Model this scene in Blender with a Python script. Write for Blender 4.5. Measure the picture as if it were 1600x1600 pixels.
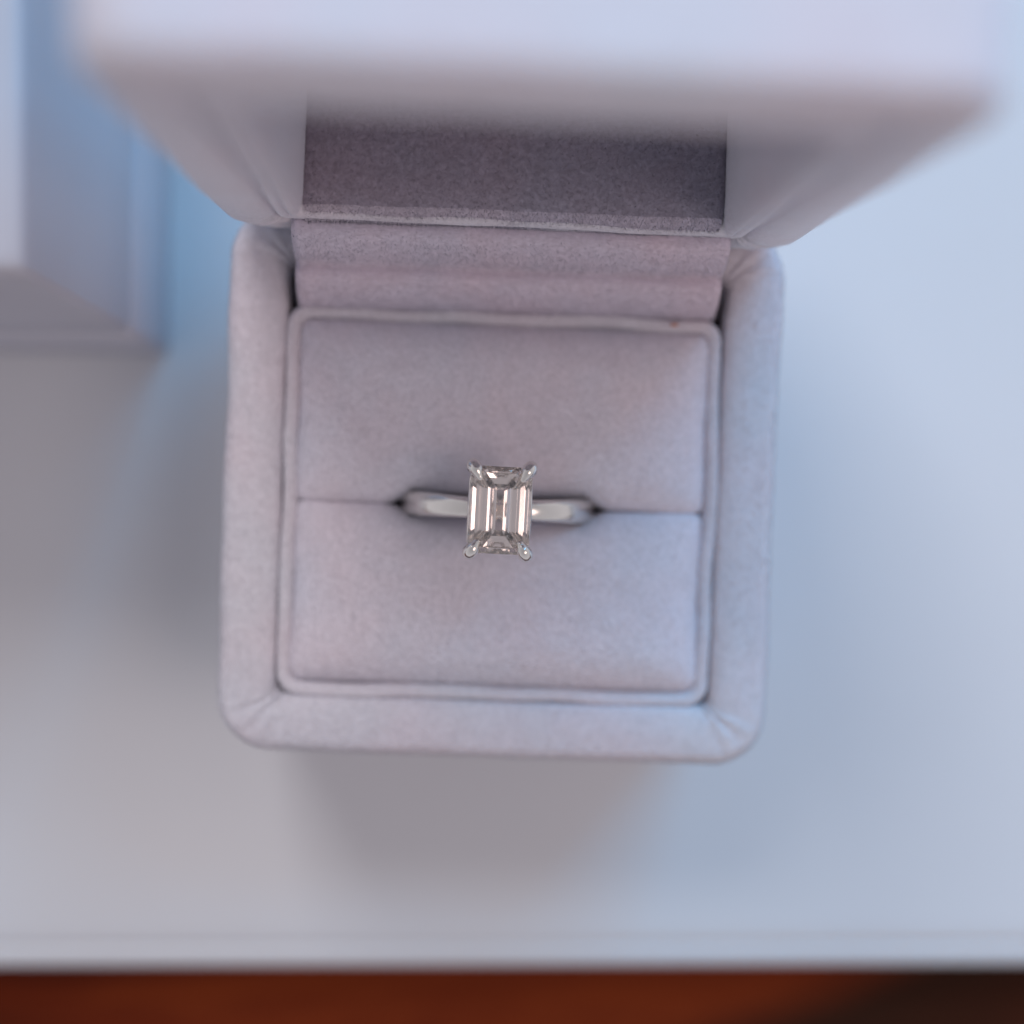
import bpy, bmesh, math, random
import numpy as np
from mathutils import Vector, Matrix, noise

# All shapes below are written in centimetres and stored in metres.
CM = 0.01
R = math.radians
random.seed(7)
H = 2.8            # height of the open base's padded rim above the board

# ------------------------------------------------------------------ scene
sc = bpy.context.scene
for o in list(bpy.data.objects):
    bpy.data.objects.remove(o)
col = sc.collection

sc.view_settings.view_transform = 'Standard'
sc.view_settings.look = 'None'
sc.view_settings.gamma = 1.0
sc.view_settings.use_curve_mapping = False
sc.view_settings.exposure = 0.0
sc.cycles.max_bounces = 24
sc.cycles.transmission_bounces = 20
sc.cycles.glossy_bounces = 10
sc.cycles.diffuse_bounces = 4
sc.cycles.use_denoising = True
sc.cycles.sample_clamp_indirect = 6.0

# ----------------------------------------------------------------- camera
cd = bpy.data.cameras.new('camera')
cam = bpy.data.objects.new('camera', cd)
col.objects.link(cam)
cam.location = (-0.23 * CM, 0.21 * CM, (H + 12.0) * CM)
cam.rotation_euler = (R(-2.08), R(-1.6), 0)
cd.sensor_width = 36
cd.lens = 44.5
cd.clip_start = 0.005
cd.clip_end = 20
cd.dof.use_dof = True
cd.dof.focus_distance = 11.15 * CM
cd.dof.aperture_fstop = 5.6
sc.camera = cam

# ------------------------------------------------------------------ world
w = bpy.data.worlds.new('World')
sc.world = w
w.use_nodes = True
bg = w.node_tree.nodes['Background']
# a room: a dimmer ceiling overhead, lighter walls low down, lightest towards the windows (+y)
wt = w.node_tree
geo = wt.nodes.new('ShaderNodeTexCoord')
sep = wt.nodes.new('ShaderNodeSeparateXYZ')
wt.links.new(geo.outputs['Generated'], sep.inputs[0])
up = wt.nodes.new('ShaderNodeMapRange')
up.inputs['From Min'].default_value, up.inputs['From Max'].default_value = 0.0, 1.0
up.inputs['To Min'].default_value, up.inputs['To Max'].default_value = 1.50, 0.85
wt.links.new(sep.outputs[2], up.inputs[0])
win = wt.nodes.new('ShaderNodeMapRange')
win.inputs['From Min'].default_value, win.inputs['From Max'].default_value = -1.0, 1.0
win.inputs['To Min'].default_value, win.inputs['To Max'].default_value = 0.95, 1.10
wt.links.new(sep.outputs[1], win.inputs[0])
mul = wt.nodes.new('ShaderNodeMath')
mul.operation = 'MULTIPLY'
wt.links.new(up.outputs[0], mul.inputs[0])
wt.links.new(win.outputs[0], mul.inputs[1])
mul2 = wt.nodes.new('ShaderNodeMath')
mul2.operation = 'MULTIPLY'
wt.links.new(mul.outputs[0], mul2.inputs[0])
mul2.inputs[1].default_value = 0.385
wt.links.new(mul2.outputs[0], bg.inputs[1])
bg.inputs[0].default_value = (0.94, 0.90, 0.98, 1)


def area(name, loc, size, energy, colour, target=(0, 0, 3), size_y=None):
    d = bpy.data.lights.new(name, 'AREA')
    d.shape = 'RECTANGLE'
    d.size = size * CM
    d.size_y = (size_y or size) * CM
    d.energy = energy
    d.color = colour
    o = bpy.data.objects.new(name, d)
    col.objects.link(o)
    o.location = Vector(loc) * CM
    o.rotation_euler = (Vector(target) - Vector(loc)).to_track_quat('-Z', 'Y').to_euler()
    return o


area('window_light_day', (-24, 70, 76), 32, 4.3, (0.97, 0.93, 0.93), size_y=38)
area('window_light_blue', (38, 66, 56), 42, 5.4, (0.08, 0.50, 0.90), size_y=46)
area('room_light_soft', (24, -8, 44), 20, 0.34, (1.0, 0.78, 0.72), size_y=20)


# -------------------------------------------------------------- materials
def new_mat(name):
    m = bpy.data.materials.new(name)
    m.use_nodes = True
    nt = m.node_tree
    return m, nt, nt.nodes['Principled BSDF']


def node(nt, t, **kw):
    n = nt.nodes.new(t)
    for k, v in kw.items():
        setattr(n, k, v)
    return n


def ramp(nt, src, stops):
    r = node(nt, 'ShaderNodeValToRGB')
    nt.links.new(src, r.inputs[0])
    el = r.color_ramp.elements
    while len(el) < len(stops):
        el.new(0.5)
    for e, (p, c) in zip(el, stops):
        e.position = p
        e.color = (*c, 1)
    return r


def noise_tex(nt, coord, scale, detail=2, rough=0.5, stretch=None, dist=0.0):
    n = node(nt, 'ShaderNodeTexNoise')
    n.inputs['Scale'].default_value = scale
    n.inputs['Detail'].default_value = detail
    n.inputs['Roughness'].default_value = rough
    n.inputs['Distortion'].default_value = dist
    if stretch:
        mp = node(nt, 'ShaderNodeMapping')
        mp.inputs['Scale'].default_value = stretch[:3]
        if len(stretch) > 3:
            mp.inputs['Rotation'].default_value = stretch[3]
        nt.links.new(coord, mp.inputs[0])
        coord = mp.outputs[0]
    nt.links.new(coord, n.inputs['Vector'])
    return n


def velvet(name, a, b, grain=0.15, bump=0.18, nap=(1, 1, 1), sheen=0.9):
    """short-pile velvet: cool and pinkish patches where the nap lies differently, fine grain, soft sheen"""
    m, nt, p = new_mat(name)
    tc = node(nt, 'ShaderNodeTexCoord').outputs['Object']
    big = noise_tex(nt, tc, 75, 3, 0.55)
    rc = ramp(nt, big.outputs[0], [(0.36, a), (0.64, b)])
    fine = noise_tex(nt, tc, 2600, 3, 0.65, stretch=(*nap, (0.3, 0.2, 0.5)))
    mid = noise_tex(nt, tc, 520, 4, 0.6)
    rf = ramp(nt, fine.outputs[0], [(0.3, (1 - grain,) * 3), (0.7, (1 + grain * 0.0,) * 3)])
    rm = ramp(nt, mid.outputs[0], [(0.3, (0.95, 0.95, 0.95)), (0.7, (1, 1, 1))])
    mx = node(nt, 'ShaderNodeMixRGB', blend_type='MULTIPLY')
    mx.inputs[0].default_value = 1
    nt.links.new(rc.outputs[0], mx.inputs[1])
    nt.links.new(rf.outputs[0], mx.inputs[2])
    m2 = node(nt, 'ShaderNodeMixRGB', blend_type='MULTIPLY')
    m2.inputs[0].default_value = 1
    nt.links.new(mx.outputs[0], m2.inputs[1])
    nt.links.new(rm.outputs[0], m2.inputs[2])
    nt.links.new(m2.outputs[0], p.inputs['Base Color'])
    p.inputs['Roughness'].default_value = 0.95
    p.inputs['Specular IOR Level'].default_value = 0.1
    p.inputs['Sheen Weight'].default_value = sheen
    p.inputs['Sheen Roughness'].default_value = 0.32
    p.inputs['Sheen Tint'].default_value = (0.84, 0.91, 1.0, 1)
    add = node(nt, 'ShaderNodeMath', operation='MULTIPLY_ADD')
    nt.links.new(mid.outputs[0], add.inputs[0])
    add.inputs[1].default_value = 0.8
    nt.links.new(fine.outputs[0], add.inputs[2])
    bp = node(nt, 'ShaderNodeBump')
    bp.inputs['Strength'].default_value = bump
    bp.inputs['Distance'].default_value = 0.00022
    nt.links.new(add.outputs[0], bp.inputs['Height'])
    nt.links.new(bp.outputs[0], p.inputs['Normal'])
    return m


M_VELVET = velvet('velvet', (0.775, 0.715, 0.77), (0.74, 0.73, 0.79))
M_SHADED = velvet('velvet_shaded', (0.46, 0.40, 0.48), (0.43, 0.41, 0.50), grain=0.25, bump=0.3, sheen=0.25)  # the flap's cloth with the lid interior's shade put into its colour
M_FLAP = velvet('velvet_flap', (0.82, 0.71, 0.80), (0.76, 0.72, 0.83), grain=0.15)
M_LIT_ROLL = velvet('velvet_lit_roll', (0.63, 0.55, 0.62), (0.59, 0.55, 0.65), grain=0.15)  # lighter copy of the strip's cloth, painting the light on its front roll
M_PAD = velvet('velvet_pad', (0.86, 0.79, 0.86), (0.82, 0.81, 0.90), grain=0.2)


def metal():
    m, nt, p = new_mat('platinum')
    tc = node(nt, 'ShaderNodeTexCoord').outputs['Object']
    p.inputs['Base Color'].default_value = (0.88, 0.86, 0.81, 1)
    p.inputs['Metallic'].default_value = 1
    n = noise_tex(nt, tc, 1500, 4, 0.6)
    r = ramp(nt, n.outputs[0], [(0.3, (0.08,) * 3), (0.75, (0.24,) * 3)])
    nt.links.new(r.outputs[0], p.inputs['Roughness'])
    n2 = noise_tex(nt, tc, 700, 3, 0.6)
    bp = node(nt, 'ShaderNodeBump')
    bp.inputs['Strength'].default_value = 0.4
    bp.inputs['Distance'].default_value = 0.00008
    nt.links.new(n2.outputs[0], bp.inputs['Height'])
    nt.links.new(bp.outputs[0], p.inputs['Normal'])
    return m


def gem():
    m, nt, p = new_mat('blush_diamond')
    p.inputs['Base Color'].default_value = (1.0, 0.89, 0.84, 1)
    p.inputs['Roughness'].default_value = 0.0
    p.inputs['IOR'].default_value = 2.42
    p.inputs['Transmission Weight'].default_value = 1
    return m


def board_mat():
    m, nt, p = new_mat('white_board')
    tc = node(nt, 'ShaderNodeTexCoord').outputs['Object']
    n = noise_tex(nt, tc, 14, 3, 0.5)
    r = ramp(nt, n.outputs[0], [(0.3, (0.62, 0.63, 0.66)), (0.7, (0.66, 0.675, 0.705))])
    nt.links.new(r.outputs[0], p.inputs['Base Color'])
    p.inputs['Roughness'].default_value = 0.42
    n2 = noise_tex(nt, tc, 300, 3, 0.5)
    bp = node(nt, 'ShaderNodeBump')
    bp.inputs['Strength'].default_value = 0.1
    bp.inputs['Distance'].default_value = 0.0003
    nt.links.new(n2.outputs[0], bp.inputs['Height'])
    nt.links.new(bp.outputs[0], p.inputs['Normal'])
    return m


def wood_mat():
    m, nt, p = new_mat('red_brown_wood')
    tc = node(nt, 'ShaderNodeTexCoord').outputs['Object']
    n = noise_tex(nt, tc, 30, 5, 0.6, stretch=(0.35, 2.2, 1), dist=0.6)
    r = ramp(nt, n.outputs[0], [(0.3, (0.06, 0.009, 0.003)), (0.5, (0.13, 0.018, 0.005)), (0.72, (0.24, 0.042, 0.009))])
    # a large dark patch across the wood towards the front right
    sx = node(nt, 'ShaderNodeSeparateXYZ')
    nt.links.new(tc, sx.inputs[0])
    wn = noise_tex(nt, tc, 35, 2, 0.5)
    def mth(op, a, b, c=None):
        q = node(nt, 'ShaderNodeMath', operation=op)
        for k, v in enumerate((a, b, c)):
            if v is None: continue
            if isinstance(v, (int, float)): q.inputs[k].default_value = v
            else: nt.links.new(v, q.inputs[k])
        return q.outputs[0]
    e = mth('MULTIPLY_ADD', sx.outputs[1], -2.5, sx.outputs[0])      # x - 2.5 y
    e = mth('SUBTRACT', e, 0.960)                                      # zero along the patch's edge
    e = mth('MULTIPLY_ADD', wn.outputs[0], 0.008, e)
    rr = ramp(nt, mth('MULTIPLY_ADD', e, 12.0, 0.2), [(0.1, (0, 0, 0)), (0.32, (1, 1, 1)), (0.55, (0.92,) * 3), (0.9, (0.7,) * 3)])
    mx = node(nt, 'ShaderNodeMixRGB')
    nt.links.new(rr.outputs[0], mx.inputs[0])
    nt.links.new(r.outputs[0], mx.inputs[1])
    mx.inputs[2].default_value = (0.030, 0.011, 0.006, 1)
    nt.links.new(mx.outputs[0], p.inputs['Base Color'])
    p.inputs['Roughness'].default_value = 0.6
    p.inputs['Specular IOR Level'].default_value = 0.06
    return m


def card_mat():
    m, nt, p = new_mat('pale_card')
    tc = node(nt, 'ShaderNodeTexCoord').outputs['Object']
    n = noise_tex(nt, tc, 40, 3, 0.5)
    r = ramp(nt, n.outputs[0], [(0.3, (0.50, 0.50, 0.56)), (0.7, (0.54, 0.54, 0.60))])
    nt.links.new(r.outputs[0], p.inputs['Base Color'])
    p.inputs['Roughness'].default_value = 0.55
    return m


M_CARD = card_mat()
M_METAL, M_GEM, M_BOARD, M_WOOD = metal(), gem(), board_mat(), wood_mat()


# ---------------------------------------------------------------- helpers
def link(name, verts, faces, mat, parent=None, smooth=True, loc=(0, 0, 0), flat_angle=None):
    me = bpy.data.meshes.new(name)
    me.from_pydata([Vector(v) * CM for v in verts], [], faces)
    bm = bmesh.new()
    bm.from_mesh(me)
    bmesh.ops.remove_doubles(bm, verts=bm.verts, dist=1e-7)
    bmesh.ops.recalc_face_normals(bm, faces=bm.faces)
    bm.to_mesh(me)
    bm.free()
    me.materials.append(mat)
    if smooth:
        for p in me.polygons:
            p.use_smooth = True
    o = bpy.data.objects.new(name, me)
    col.objects.link(o)
    o.location = Vector(loc) * CM
    if parent:
        o.parent = parent
    return o


def add_nap(o, density, keep, length=0.036, width=0.0055, comb=(0.35, -0.55, 0), seed=1):
    """grow short velvet fibres out of a part's own mesh (one thin triangle each, shaded with the cloth's normals)"""
    me = o.data
    rng = np.random.default_rng(seed)
    me.calc_loop_triangles()
    nv = len(me.vertices)
    co = np.empty(nv * 3); me.vertices.foreach_get('co', co); co = co.reshape(-1, 3) / CM
    no = np.empty(nv * 3); me.vertices.foreach_get('normal', no); no = no.reshape(-1, 3)
    tr = np.empty(len(me.loop_triangles) * 3, dtype=np.int64); me.loop_triangles.foreach_get('vertices', tr); tr = tr.reshape(-1, 3)
    a, b, c = co[tr[:, 0]], co[tr[:, 1]], co[tr[:, 2]]
    ctr = (a + b + c) / 3
    ar = np.linalg.norm(np.cross(b - a, c - a), axis=1) / 2
    ar = ar * np.array([1.0 if keep(*p) else 0.0 for p in ctr])
    n = int(ar.sum() * density)
    pick = rng.choice(len(tr), n, p=ar / ar.sum())
    r1, r2 = rng.random(n) ** 0.5, rng.random(n)
    w0, w1, w2 = (1 - r1)[:, None], (r1 * (1 - r2))[:, None], (r1 * r2)[:, None]
    t = tr[pick]
    p = co[t[:, 0]] * w0 + co[t[:, 1]] * w1 + co[t[:, 2]] * w2
    nn = no[t[:, 0]] * w0 + no[t[:, 1]] * w1 + no[t[:, 2]] * w2
    nn /= np.linalg.norm(nn, axis=1)[:, None] + 1e-9
    d = nn + np.array(comb) + rng.normal(0, 0.34, (n, 3))
    d /= np.linalg.norm(d, axis=1)[:, None]
    s_ = np.cross(d, nn + rng.normal(0, 0.3, (n, 3)))
    s_ /= np.linalg.norm(s_, axis=1)[:, None] + 1e-9
    L = length * rng.uniform(0.5, 1.15, (n, 1))
    root = p - nn * 0.004
    V = np.stack([root - s_ * width / 2, root + s_ * width / 2, root + d * L], 1).reshape(-1, 3)
    polys = [tuple(q.vertices) for q in me.polygons]
    allv = np.concatenate([co, V]) * CM
    fib = (np.arange(n * 3).reshape(-1, 3) + nv).tolist()
    m2 = bpy.data.meshes.new(me.name)
    m2.from_pydata(allv.tolist(), [], polys + fib)
    m2.materials.append(me.materials[0])
    m2.polygons.foreach_set('use_smooth', [True] * len(m2.polygons))
    allno = np.concatenate([no, np.repeat(nn, 3, axis=0)])
    m2.normals_split_custom_set_from_vertices(allno.tolist())
    o.data = m2
    return o


def empty(name, loc=(0, 0, 0), rot=(0, 0, 0), parent=None):
    o = bpy.data.objects.new(name, None)
    col.objects.link(o)
    o.location = Vector(loc) * CM
    o.rotation_euler = rot
    o.empty_display_size = 0.01
    if parent:
        o.parent = parent
    return o


def tag(o, label=None, cat=None, kind=None, group=None):
    if label: o['label'] = label
    if cat: o['category'] = cat
    if kind: o['kind'] = kind
    if group: o['group'] = group
    return o


def rrect(a, b, r, nc=14, ns=44, cx=0, cy=0):
    """closed rounded rectangle, half sizes a, b"""
    r = max(0.0, min(r, a, b))
    pts = []
    corners = [(a - r, b - r, 0), (-(a - r), b - r, 90), (-(a - r), -(b - r), 180), (a - r, -(b - r), 270)]
    for k, (x, y, s) in enumerate(corners):
        for i in range(nc + 1):
            t = R(s + 90 * i / nc)
            pts.append((cx + x + r * math.cos(t), cy + y + r * math.sin(t)))
        x2, y2, s2 = corners[(k + 1) % 4]
        t = R(s + 90)
        p0 = (cx + x + r * math.cos(t), cy + y + r * math.sin(t))
        p1 = (cx + x2 + r * math.cos(R(s2)), cy + y2 + r * math.sin(R(s2)))
        for i in range(1, ns):
            f = i / ns
            pts.append((p0[0] * (1 - f) + p1[0] * f, p0[1] * (1 - f) + p1[1] * f))
    return pts


def sweep(a, b, r, prof, rmin=0.1, cx=0, cy=0, cap0=False, cap1=False, fn=None, nc=14, ns=44):
    verts, faces = [], []
    n = None
    for k, (ins, z) in enumerate(prof):
        ring = rrect(a - ins, b - ins, max(rmin, r - ins), nc, ns, cx, cy)
        n = len(ring)
        for (x, y) in ring:
            v = (x, y, z)
            verts.append(fn(v, ins) if fn else v)
    for k in range(len(prof) - 1):
        for i in range(n):
            j = (i + 1) % n
            faces.append((k * n + i, k * n + j, (k + 1) * n + j, (k + 1) * n + i))
    if cap0: faces.append(tuple(reversed(range(n))))
    if cap1:
        faces.append(tuple(range((len(prof) - 1) * n, len(prof) * n)))
    return verts, faces


def arc(cx, cz, r, a0, a1, n):
    """profile arc: (inset, z) points"""
    return [(cx + r * math.cos(R(a0 + (a1 - a0) * i / n)), cz + r * math.sin(R(a0 + (a1 - a0) * i / n))) for i in range(n + 1)]


def fbm(x, y, z, s):
    return noise.noise(Vector((x * s, y * s, z * s)))


# ---------------------------------------------------------- board and table
BX, BY = 2.64, 2.6
BACK, FRONT = 26.0, -5.78

tw = []
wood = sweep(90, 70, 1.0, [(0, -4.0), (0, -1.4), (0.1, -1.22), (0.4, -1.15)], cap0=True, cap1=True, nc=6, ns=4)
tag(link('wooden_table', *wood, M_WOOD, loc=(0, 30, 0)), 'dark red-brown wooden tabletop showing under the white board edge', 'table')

prof = [(0.15, -1.145), (0.02, -1.10), (0, -1.0), (0, -0.22)] + arc(0.16, -0.22, 0.16, 180, 90, 5)
prof += [(0.20, -0.045), (0.24, -0.045), (0.27, -0.075), (0.295, -0.085), (0.32, -0.06), (0.36, -0.02), (0.42, -0.004), (0.6, 0.0)]
brd = sweep(34, (BACK - FRONT) / 2, 1.0, prof, cap0=True, cap1=True, nc=8, ns=6)
bo = link('serving_board', *brd, M_BOARD, loc=(0, 0, 0))
bo.location = Vector((0, (BACK + FRONT) / 2, 0)) * CM
bo.rotation_euler = (0, 0, R(-0.5))
tag(bo, 'flat white board with raised edge carrying both ring boxes', 'board')


# --------------------------------------------------------------- ring boxes
def rim_fold(v, ins):
    """puckers radiating from the inner corners of the padded rim, and the unevenness of hand-wrapped cloth"""
    x, y, z = v
    if ins > 0.05:
        for sx in (-1, 1):
            for sy in (-1, 1):
                cx, cy = sx * 1.98, sy * 1.98
                dx, dy = (x - cx) * sx, (y - cy) * sy
                d = math.hypot(dx, dy)
                if dx > -0.25 and dy > -0.25 and d < 0.66:
                    an = math.atan2(dy, dx)
                    wdw = max(0, 1 - d / 0.62) ** 0.6 * max(0, math.cos((an - R(45)) * 1.25)) ** 0.6 if abs(an - R(45)) < R(70) else 0
                    z -= 0.024 * wdw * (1 + math.cos(an * 17 + sx * 1.3 + sy)) * 0.75
    k = 0.020 * fbm(x, y, z, 1.3) + 0.006 * fbm(x + 9, y, z, 3.5)
    return (x + k, y + k * 0.7, z + (0.012 * fbm(x, y, 3, 1.6) if ins > 0.02 else 0))


def rim_profile(up=1, z0=0.0, depth=2.8):
    """outer wall, round shoulder, slightly crowned top, roll down to the crease. z measured from the rim, up=+1 or -1"""
    p = [(0.30, -depth), (0.10, -depth + 0.02), (0.03, -depth + 0.10), (0.0, -depth + 0.25), (-0.01, -depth * 0.5), (0, -0.22)]
    p += arc(0.17, -0.19, 0.17, 175, 100, 8)
    p += [(0.20, -0.012), (0.27, -0.002), (0.34, 0.0), (0.41, -0.006), (0.47, -0.018), (0.515, -0.034), (0.545, -0.06), (0.56, -0.10), (0.565, -0.35)]
    return [(i, z0 + up * z) for i, z in p]


def collar_profile(up=1, z0=0.0):
    p = [(0.0, -0.6), (0.0, -0.12), (0.012, -0.055), (0.035, -0.028), (0.065, -0.022), (0.10, -0.03), (0.13, -0.048), (0.15, -0.08), (0.158, -0.14), (0.16, -0.9)]
    return [(i, z0 + up * z) for i, z in p]


def wob(amp, s, seed):
    def f(v, ins):
        x, y, z = v
        return (x + amp * fbm(x + seed, y, z * 0.3, s), y + amp * fbm(x, y + seed, z * 0.3, s), z + amp * 0.6 * fbm(x, y, seed, s * 1.5))
    return f


RX = -0.02                 # ring centre along the slot
RY = -0.18


def slot_open(x):
    """half opening of the cushion slot where the ring spreads it"""
    d = abs(x - RX)
    if d < 0.82: return 0.11
    if d > 1.07: return 0.0
    t = (1.07 - d) / 0.25
    return 0.11 * t ** 1.3


def pad_mesh(y0, y1, slot_side, zc, seed):
    cy, b, a = (y0 + y1) / 2, (y1 - y0) / 2, 1.97
    prof = [(0.03, -1.2), (0.0, -0.6), (0.0, -0.34)]
    n = 12
    for i in range(n + 1):
        t = R(90 * i / n)
        prof.append((0.50 * (1 - math.cos(t)) ** 1.1, -0.34 + 0.32 * math.sin(t) ** 0.85))
    m = 15
    i0 = prof[-1][0]
    for i in range(1, m + 1):
        f = i / m
        ins = i0 + (b - i0) * f
        prof.append((ins, -0.02))
    sgn = -1 if slot_side < 0 else 1

    def fn(v, ins):
        x, y, z = v
        # along the slot the halves press against each other: only a short, shallow roll
        d0 = (y - RY) if slot_side < 0 else (RY - y)
        if 0.002 < d0 < 0.5 and z > -0.345:
            ix = max(0.0, min(0.5, a - abs(x)))
            tt = math.acos(max(-1.0, 1 - (ix / 0.5) ** (1 / 1.1)))
            fade = 1 - 0.45 * max(0.0, min(1.0, (abs(x) - 1.0) / 0.6))
            z = -0.34 + 0.32 * max(0.0, math.sin(tt)) ** 0.85 - (0.085 * fade + 1.2 * slot_open(x)) * math.exp(-d0 / 0.055)
        # soft pillow crown
        qx, qy = min(1, abs(x) / a), min(1, abs(y - cy) / b)
        z += 0.16 * (1 - qx ** 3.2) * (1 - qy ** 2.6)
        # distance from the slot plane
        d = (y - RY) if slot_side < 0 else (RY - y)
        push = slot_open(x) * max(0, 1 - max(0, d) / 0.55) ** 2
        y2 = y + (push if slot_side < 0 else -push)
        # outer corners pulled out, sides drawn in near the slot
        t = max(0.0, min(1.0, d / (y1 - y0)))
        if abs(x) > 1.2:
            k = (abs(x) - 1.2) / 0.65
            x += math.copysign(0.05 * k * (t ** 3) - 0.035 * k * (1 - t) ** 3, x)
        # tapering lip next to the slot, sagging toward its ends
        z2 = z - 0.035 * math.exp(-((d - 0.02) / 0.16) ** 2) * (1 - 0.5 * min(1, abs(x - RX) / 1.8))
        z2 += 0.03 * math.exp(-((x - RX) / 0.9) ** 2 - ((d - 0.35) / 0.3) ** 2)
        z2 += 0.02 * fbm(x, y, seed, 0.9) + 0.006 * fbm(x, y, seed, 3.0)
        return (x + 0.012 * fbm(x, y, seed, 1.4), y2 + 0.010 * fbm(x, y, seed + 4, 1.4), zc + z2)
    return sweep(a, b, 0.13, prof, rmin=0.16, cy=cy, cap0=False, cap1=False, fn=fn, nc=10, ns=60)


def lid_mesh_parts(parent, depth=2.15, crown=0.16, nap=False):
    """lid in its own frame: rim in the plane z=0, crown towards +z, hinge along the +y side at y=0 (frame origin)"""
    prof = rim_profile(-1, 0.0, depth)
    # rounded crown
    prof = [(1.4, depth + 0.03), (0.7, depth + 0.01)] + [(crown * (1 - math.cos(R(q))), depth - crown * (1 - math.sin(R(q)))) for q in (90, 75, 60, 45, 30, 15, 0)] + [(0.0, depth - 0.5)] + prof[4:]
    v, f = sweep(BX, BY, 0.5, prof, cy=-BY, cap0=True, fn=lambda p, i: (lambda q: (q[0], q[1] - BY, q[2]))(rim_fold((p[0], p[1] + BY, p[2]), i)))
    link('lid_shell', v, f, M_VELVET, parent)
    v, f = sweep(BX - 0.55, BY - 0.55, 0.14, [(i, -z - 0.0) for i, z in collar_profile(1, 0)], rmin=0.05, cy=-BY, fn=wob(0.02, 1.4, 3.3))
    link('lid_collar', v, f, M_VELVET, parent)
    pr = [(0.0, 0.14), (0.005, 0.07), (0.03, 0.02), (0.06, 0.01), (0.10, 0.04), (0.13, 0.10), (0.15, 0.2), (0.155, 0.6), (0.16, depth - 0.75), (0.2, depth - 0.55), (0.3, depth - 0.49), (0.7, depth - 0.47)]
    v, f = sweep(BX - 0.66, BY - 0.66, 0.1, pr, rmin=0.04, cy=-BY, cap1=True, fn=wob(0.02, 1.2, 8.1))
    link('lid_lining', v, f, M_VELVET, parent)


# --- the open box
box = empty('ring_box', (0, 0, 0), (0, 0, R(-2.2)))
tag(box, 'open lilac-grey velvet ring box with its lid standing up', 'ring box')
pr = rim_profile(1, H, H)
v, f = sweep(BX, BY, 0.5, pr, cap0=True, fn=rim_fold, nc=26)
add_nap(link('base_shell', v, f, M_VELVET, box), 4500, lambda x, y, z: z > H - 0.6, seed=5, width=0.005, length=0.03)
v, f = sweep(2.085, 1.875, 0.24, collar_profile(1, H - 0.03), rmin=0.06, cy=-0.18, fn=wob(0.035, 1.5, 1.7))
add_nap(link('collar', v, f, M_VELVET, box), 5000, lambda x, y, z: z > H - 0.15, seed=6, width=0.005, length=0.028)
v, f = sweep(2.03, 1.81, 0.2, [(0, H - 1.15), (0.3, H - 1.15)], cap1=True, cy=-0.18)
link('well_floor', v, f, M_SHADED, box)
v, f = pad_mesh(RY, 1.575, -1, H + 0.06, 2.2)
add_nap(link('cushion_pad', v, f, M_PAD, box), 5500, lambda x, y, z: z > H - 0.35, seed=len(v), width=0.0045, length=0.026)
v, f = pad_mesh(-1.935, RY, 1, H + 0.06, 5.5)
add_nap(link('cushion_pad', v, f, M_PAD, box), 5500, lambda x, y, z: z > H - 0.35, seed=len(v), width=0.0045, length=0.026)

# hinge flap: cloth strip from the lid lining, over the back rim, tucked in front of the collar
fp = [(2.42, 0.56), (2.33, 0.63), (2.25, 0.63), (2.19, 0.575), (2.14, 0.49), (2.10, 0.41), (2.075, 0.33), (2.055, 0.275), (2.035, 0.262), (2.01, 0.275),
      (1.97, 0.285), (1.91, 0.265), (1.85, 0.20), (1.79, 0.12), (1.74, 0.03), (1.71, -0.06), (1.69, -0.16), (1.68, -0.5)]
NU = 60
verts, faces = [], []
th = 0.05
for side in (0, 1):
    for k, (y, z) in enumerate(fp):
        for i in range(NU + 1):
            s = -1 + 2 * i / NU
            x = 1.965 * s
            e = max(0, (abs(s) - 0.965) / 0.035)
            yy = y + 0.012 * fbm(x, y * 3, 1.1, 1.2)
            zz = H + z - 0.02 * e * e + 0.015 * fbm(x, y * 2, 4.4, 1.1)
            if k > 0:
                # small rumples under the lid
                zz += 0.010 * fbm(x * 2.2, y * 9, 2.2, 1.0) * math.exp(-((y - 2.36) / 0.12) ** 2)
            yy -= 0.02 + 0.03 * (1 - s) * (k / (len(fp) - 1))
            if side:
                yy += th * 0.7
                zz -= th * 0.8
            verts.append((x, yy, zz))
n = NU + 1
m = len(fp)
for side in (0, 1):
    o_ = side * n * m
    for k in range(m - 1):
        for i in range(NU):
            faces.append((o_ + k * n + i, o_ + k * n + i + 1, o_ + (k + 1) * n + i + 1, o_ + (k + 1) * n + i))
for k in range(m - 1):
    for i in (0, NU):
        faces.append((k * n + i, (k + 1) * n + i, n * m + (k + 1) * n + i, n * m + k * n + i))
add_nap(link('hinge_flap', verts, faces, M_FLAP, box), 10000, lambda x, y, z: z > H - 0.2, seed=9, width=0.004, length=0.03)

lid = empty('lid', (0, BY - 0.28, H + 0.02), (R(-88.9), R(0.8), 0), parent=box)
lid_mesh_parts(lid)
# shaggier velvet strip inside the lid, coloured as shaded, its rolled front edge coloured as lit
bpy.context.view_layer.update()
sp = [(2.40, 0.47), (2.36, 0.53), (2.345, 0.60), (2.345, 0.68), (2.36, 0.76), (2.395, 0.83), (2.445, 0.885), (2.51, 0.925), (2.60, 0.945), (2.72, 0.95), (3.1, 0.95), (3.6, 0.95), (4.0, 0.95)]
inv = lid.matrix_local.inverted()
verts, faces = [], []
n = NU + 1
for k, (y, z) in enumerate(sp):
    for i in range(NU + 1):
        s_ = -1 + 2 * i / NU
        x = 1.835 * s_
        zz = H + z - 0.03 * max(0, (abs(s_) - 0.97) / 0.03) ** 2 + 0.012 * fbm(x, y, 6.6, 1.1)
        q = inv @ (Vector((x, y + 0.015 * fbm(x, 0, 7.7, 1.3) - 0.012 * (1 - s_), zz)) * CM)
        verts.append(q / CM)
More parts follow.
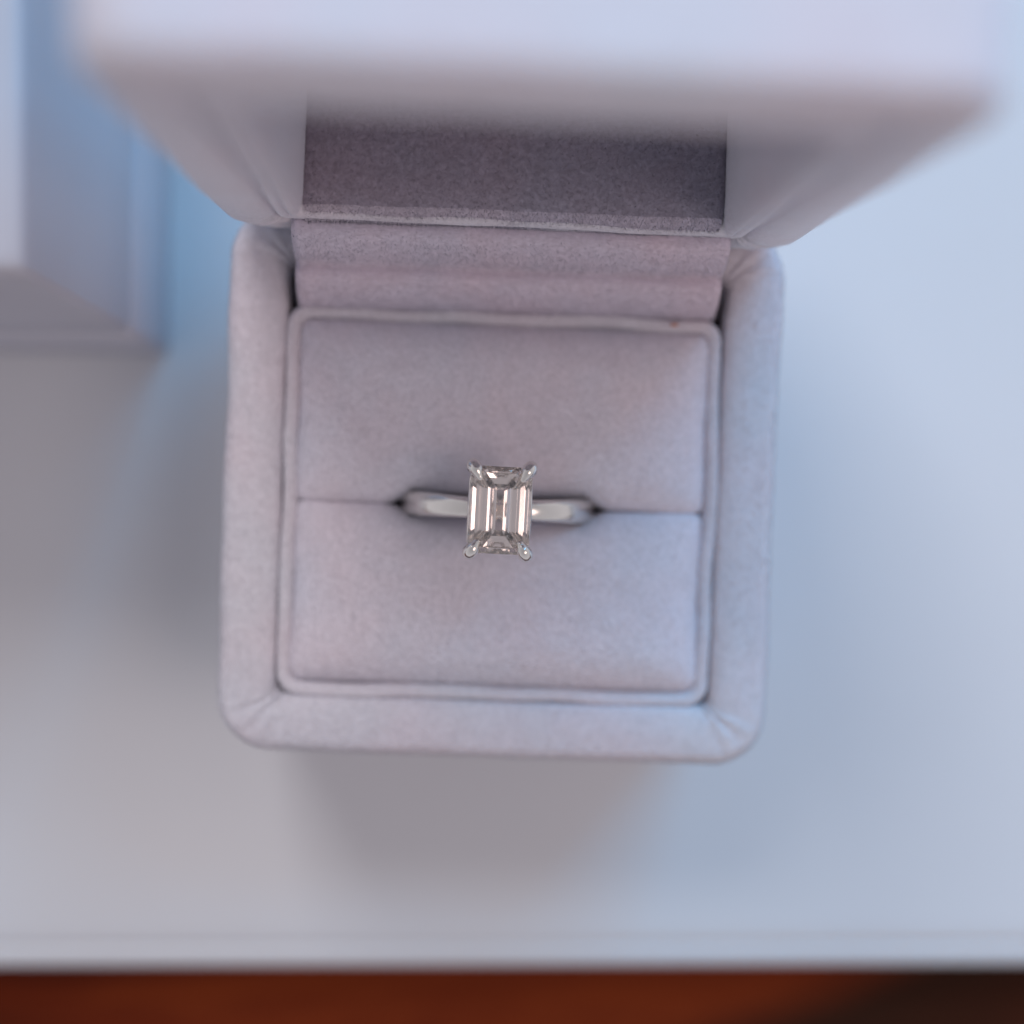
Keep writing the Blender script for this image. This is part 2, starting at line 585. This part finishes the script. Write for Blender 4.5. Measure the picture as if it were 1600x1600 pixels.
for k in range(len(sp) - 1):
    for i in range(NU):
        faces.append((k * n + i, k * n + i + 1, (k + 1) * n + i + 1, (k + 1) * n + i))
cut = 6 * NU
roll_v = verts[:7 * n]
hm = link('strip_lit_roll', roll_v, faces[:cut], M_LIT_ROLL, lid)
add_nap(hm, 11000, lambda x, y, z: True, seed=13, length=0.036, width=0.0042, comb=(0.2, 0.0, -0.3))
st = link('lining_strip', verts[6 * n:], [tuple(q - 6 * n for q in f_) for f_ in faces[cut:]], M_SHADED, lid)
add_nap(st, 12000, lambda x, y, z: True, seed=3, length=0.042, width=0.0045, comb=(0.45, 0.1, -0.5))

# --- the pale carton at the left: a base and a lift-off lid meeting in a fine seam
carton = empty('gift_box', (-3.74 - 3.0, 1.53 + 2.8, 0), (0, 0, R(-0.8)))
tag(carton, 'plain pale closed carton at the upper left of the open ring box', 'gift box')
def soft(v, ins):
    x, y, z = v
    return (x + 0.01 * fbm(x, y, z, 0.8), y + 0.045 * z * (1 if y < 0 else 0) + 0.01 * fbm(x + 5, y, z, 0.8), z)
v, f = sweep(3.0, 2.8, 0.10, [(0.03, 0.0), (0, 0.03), (0, 0.8), (0, 1.52), (0.02, 1.55), (0.3, 1.55)], cap0=True, cap1=True, nc=5, ns=20, fn=soft)
link('box_base', v, f, M_CARD, carton)
v, f = sweep(2.97, 2.77, 0.10, [(0.2, 1.57), (0.0, 1.57), (-0.012, 1.60), (-0.01, 2.5), (0, 4.3), (0.0, 4.47), (0.02, 4.56), (0.07, 4.61), (0.14, 4.62)], cap0=True, cap1=True, nc=5, ns=20, fn=soft)
link('box_lid', v, f, M_CARD, carton)

# --------------------------------------------------------------------- ring
RO, THK = 0.96, 0.16
zc = H + 0.10 - 0.48          # centre height of the hoop
ring = empty('diamond_ring', (0, 0, 0), (0, 0, 0))
ring.location = (Matrix.Rotation(R(-2.2), 3, 'Z') @ Vector((RX + 0.0, RY, zc))) * CM
ring.rotation_euler = (0, R(0), R(-3.0))
tag(ring, 'silver-white ring with a rectangular step-cut blush stone, upright in the cushion slot', 'ring')

NB, NS = 160, 24
verts, faces = [], []
for i in range(NB):
    t = 2 * math.pi * i / NB
    ang = abs(((t - math.pi / 2 + math.pi) % (2 * math.pi)) - math.pi)      # from the top
    wd = 0.084 + 0.030 * min(1, ang / 0.9)                      # half width, narrow under the head
    hh = 0.08
    for j in range(NS):
        s = 2 * math.pi * j / NS
        c, si = math.cos(s), math.sin(s)
        ex = 0.62
        px = math.copysign(abs(c) ** ex, c) * wd
        pr_ = math.copysign(abs(si) ** 0.8, si) * hh
        rr = RO - 0.08 + pr_
        verts.append((rr * math.cos(t), px, rr * math.sin(t)))
for i in range(NB):
    for j in range(NS):
        a, b = (i + 1) % NB, (j + 1) % NS
        faces.append((i * NS + j, i * NS + b, a * NS + b, a * NS + j))
link('band', verts, faces, M_METAL, ring)


def tube(path, radii, n=14, sub=6, flat=1.0):
    """smooth tapered rod with rounded ends"""
    P = [Vector(p) for p in path]
    pts, rad = [], []
    def cr(a, b, c, d, t):
        return 0.5 * ((2 * b) + (c - a) * t + (2 * a - 5 * b + 4 * c - d) * t * t + (3 * b - a - 3 * c + d) * t ** 3)
    for k in range(len(P) - 1):
        a = P[k - 1] if k else P[0] * 2 - P[1]
        d = P[k + 2] if k + 2 < len(P) else P[-1] * 2 - P[-2]
        for s in range(sub):
            t = s / sub
            pts.append(cr(a, P[k], P[k + 1], d, t))
            rad.append(radii[k] * (1 - t) + radii[k + 1] * t)
    pts.append(P[-1]); rad.append(radii[-1])
    d0, d1 = (pts[0] - pts[1]).normalized(), (pts[-1] - pts[-2]).normalized()
    pre = [(pts[0] + d0 * rad[0] * math.sin(R(q)), rad[0] * math.cos(R(q))) for q in (88, 60, 30)]
    post = [(pts[-1] + d1 * rad[-1] * math.sin(R(q)), rad[-1] * math.cos(R(q))) for q in (25, 50, 70, 88)]
    allp = pre + list(zip(pts, rad)) + post
    v, f = [], []
    up = None
    for k, (p, r) in enumerate(allp):
        q = allp[min(k + 1, len(allp) - 1)][0] - allp[max(k - 1, 0)][0]
        q.normalize()
        if up is None:
            up = q.orthogonal().normalized()
        up = (up - q * up.dot(q)).normalized()
        sd = q.cross(up)
        for j in range(n):
            an = 2 * math.pi * j / n
            v.append(p + (up * math.cos(an) + sd * math.sin(an)) * r)
    m = len(allp)
    for k in range(m - 1):
        for j in range(n):
            b = (j + 1) % n
            f.append((k * n + j, k * n + b, (k + 1) * n + b, (k + 1) * n + j))
    f.append(tuple(range(n))[::-1]); f.append(tuple(range((m - 1) * n, m * n)))
    return v, f


GZ = RO + 0.30                 # girdle height over the hoop centre
DA, DB, DC = 0.272, 0.385, 0.095


def octo(a, b, c):
    return [(a - c, b), (-(a - c), b), (-a, b - c), (-a, -(b - c)), (-(a - c), -b), (a - c, -b), (a, -(b - c)), (a, b - c)]


steps = [  # inset across, inset along, z : keel, pavilion steps, girdle, crown steps, table
    (0.240, 0.205, -0.245), (0.180, 0.155, -0.212), (0.120, 0.103, -0.160), (0.060, 0.052, -0.095), (0.0, 0.0, -0.012), (0.0, 0.0, 0.010),
    (0.026, 0.026, 0.028), (0.056, 0.056, 0.044)]
verts, faces = [], []
for ins, iny, z in steps:
    c = max(0.004, DC - ins * 0.36)
    for (x, y) in octo(DA - ins, DB - iny, min(c, DA - ins - 0.001)):
        verts.append((x, y, z))
for k in range(len(steps) - 1):
    for j in range(8):
        b = (j + 1) % 8
        faces.append((k * 8 + j, k * 8 + b, (k + 1) * 8 + b, (k + 1) * 8 + j))
faces.append(tuple(range(8))[::-1])
faces.append(tuple(range(8 * (len(steps) - 1), 8 * len(steps))))
link('diamond', verts, faces, M_GEM, ring, smooth=False, loc=(0, 0, GZ))

for sx in (-1, 1):
    for sy in (-1, 1):
        path = [(sx * 0.05, sy * 0.07, RO - 0.05), (sx * 0.16, sy * 0.22, GZ - 0.20), (sx * 0.244, sy * 0.374, GZ - 0.03),
                (sx * 0.248, sy * 0.378, GZ + 0.045), (sx * 0.222, sy * 0.343, GZ + 0.088), (sx * 0.190, sy * 0.283, GZ + 0.096)]
        link('prong', *tube(path, [0.045, 0.045, 0.054, 0.066, 0.060, 0.032]), M_METAL, ring)

# gallery rail under the girdle, gently scalloped
verts, faces = [], []
NR, NT = 96, 10
base = rrect(0.264, 0.345, 0.09, 6, 18)
NR = len(base)
for i, (x, y) in enumerate(base):
    nx, ny = Vector((x / 0.264, y / 0.345)).normalized()
    dip = 0.035 * math.cos(6.2 * x / 0.264 if abs(y) > 0.3 else 5.0 * y / 0.345)
    for j in range(NT):
        s = 2 * math.pi * j / NT
        rr = 0.024 * math.cos(s)
        verts.append((x + nx * rr, y + ny * rr, GZ - 0.085 + dip + 0.034 * math.sin(s)))
for i in range(NR):
    for j in range(NT):
        a, b = (i + 1) % NR, (j + 1) % NT
        faces.append((i * NT + j, i * NT + b, a * NT + b, a * NT + j))
link('gallery_rail', verts, faces, M_METAL, ring)

# a fleck of orange lint caught on the collar below the flap
v, f = tube([(0, 0, 0), (0.02, 0.004, 0.008), (0.045, -0.003, 0.004), (0.06, 0.006, 0.0)], [0.010, 0.014, 0.012, 0.007], n=6, sub=3)
lm, lnt, lp = new_mat('orange_lint')
lp.inputs['Base Color'].default_value = (0.55, 0.22, 0.12, 1)
lp.inputs['Roughness'].default_value = 0.9
lf = link('lint_fleck', v, f, lm)
lf.location = (Matrix.Rotation(R(-2.2), 3, 'Z') @ Vector((1.56, 1.61, H - 0.035))) * CM
tag(lf, 'tiny orange lint fleck on the collar edge below the hinge flap', 'lint')
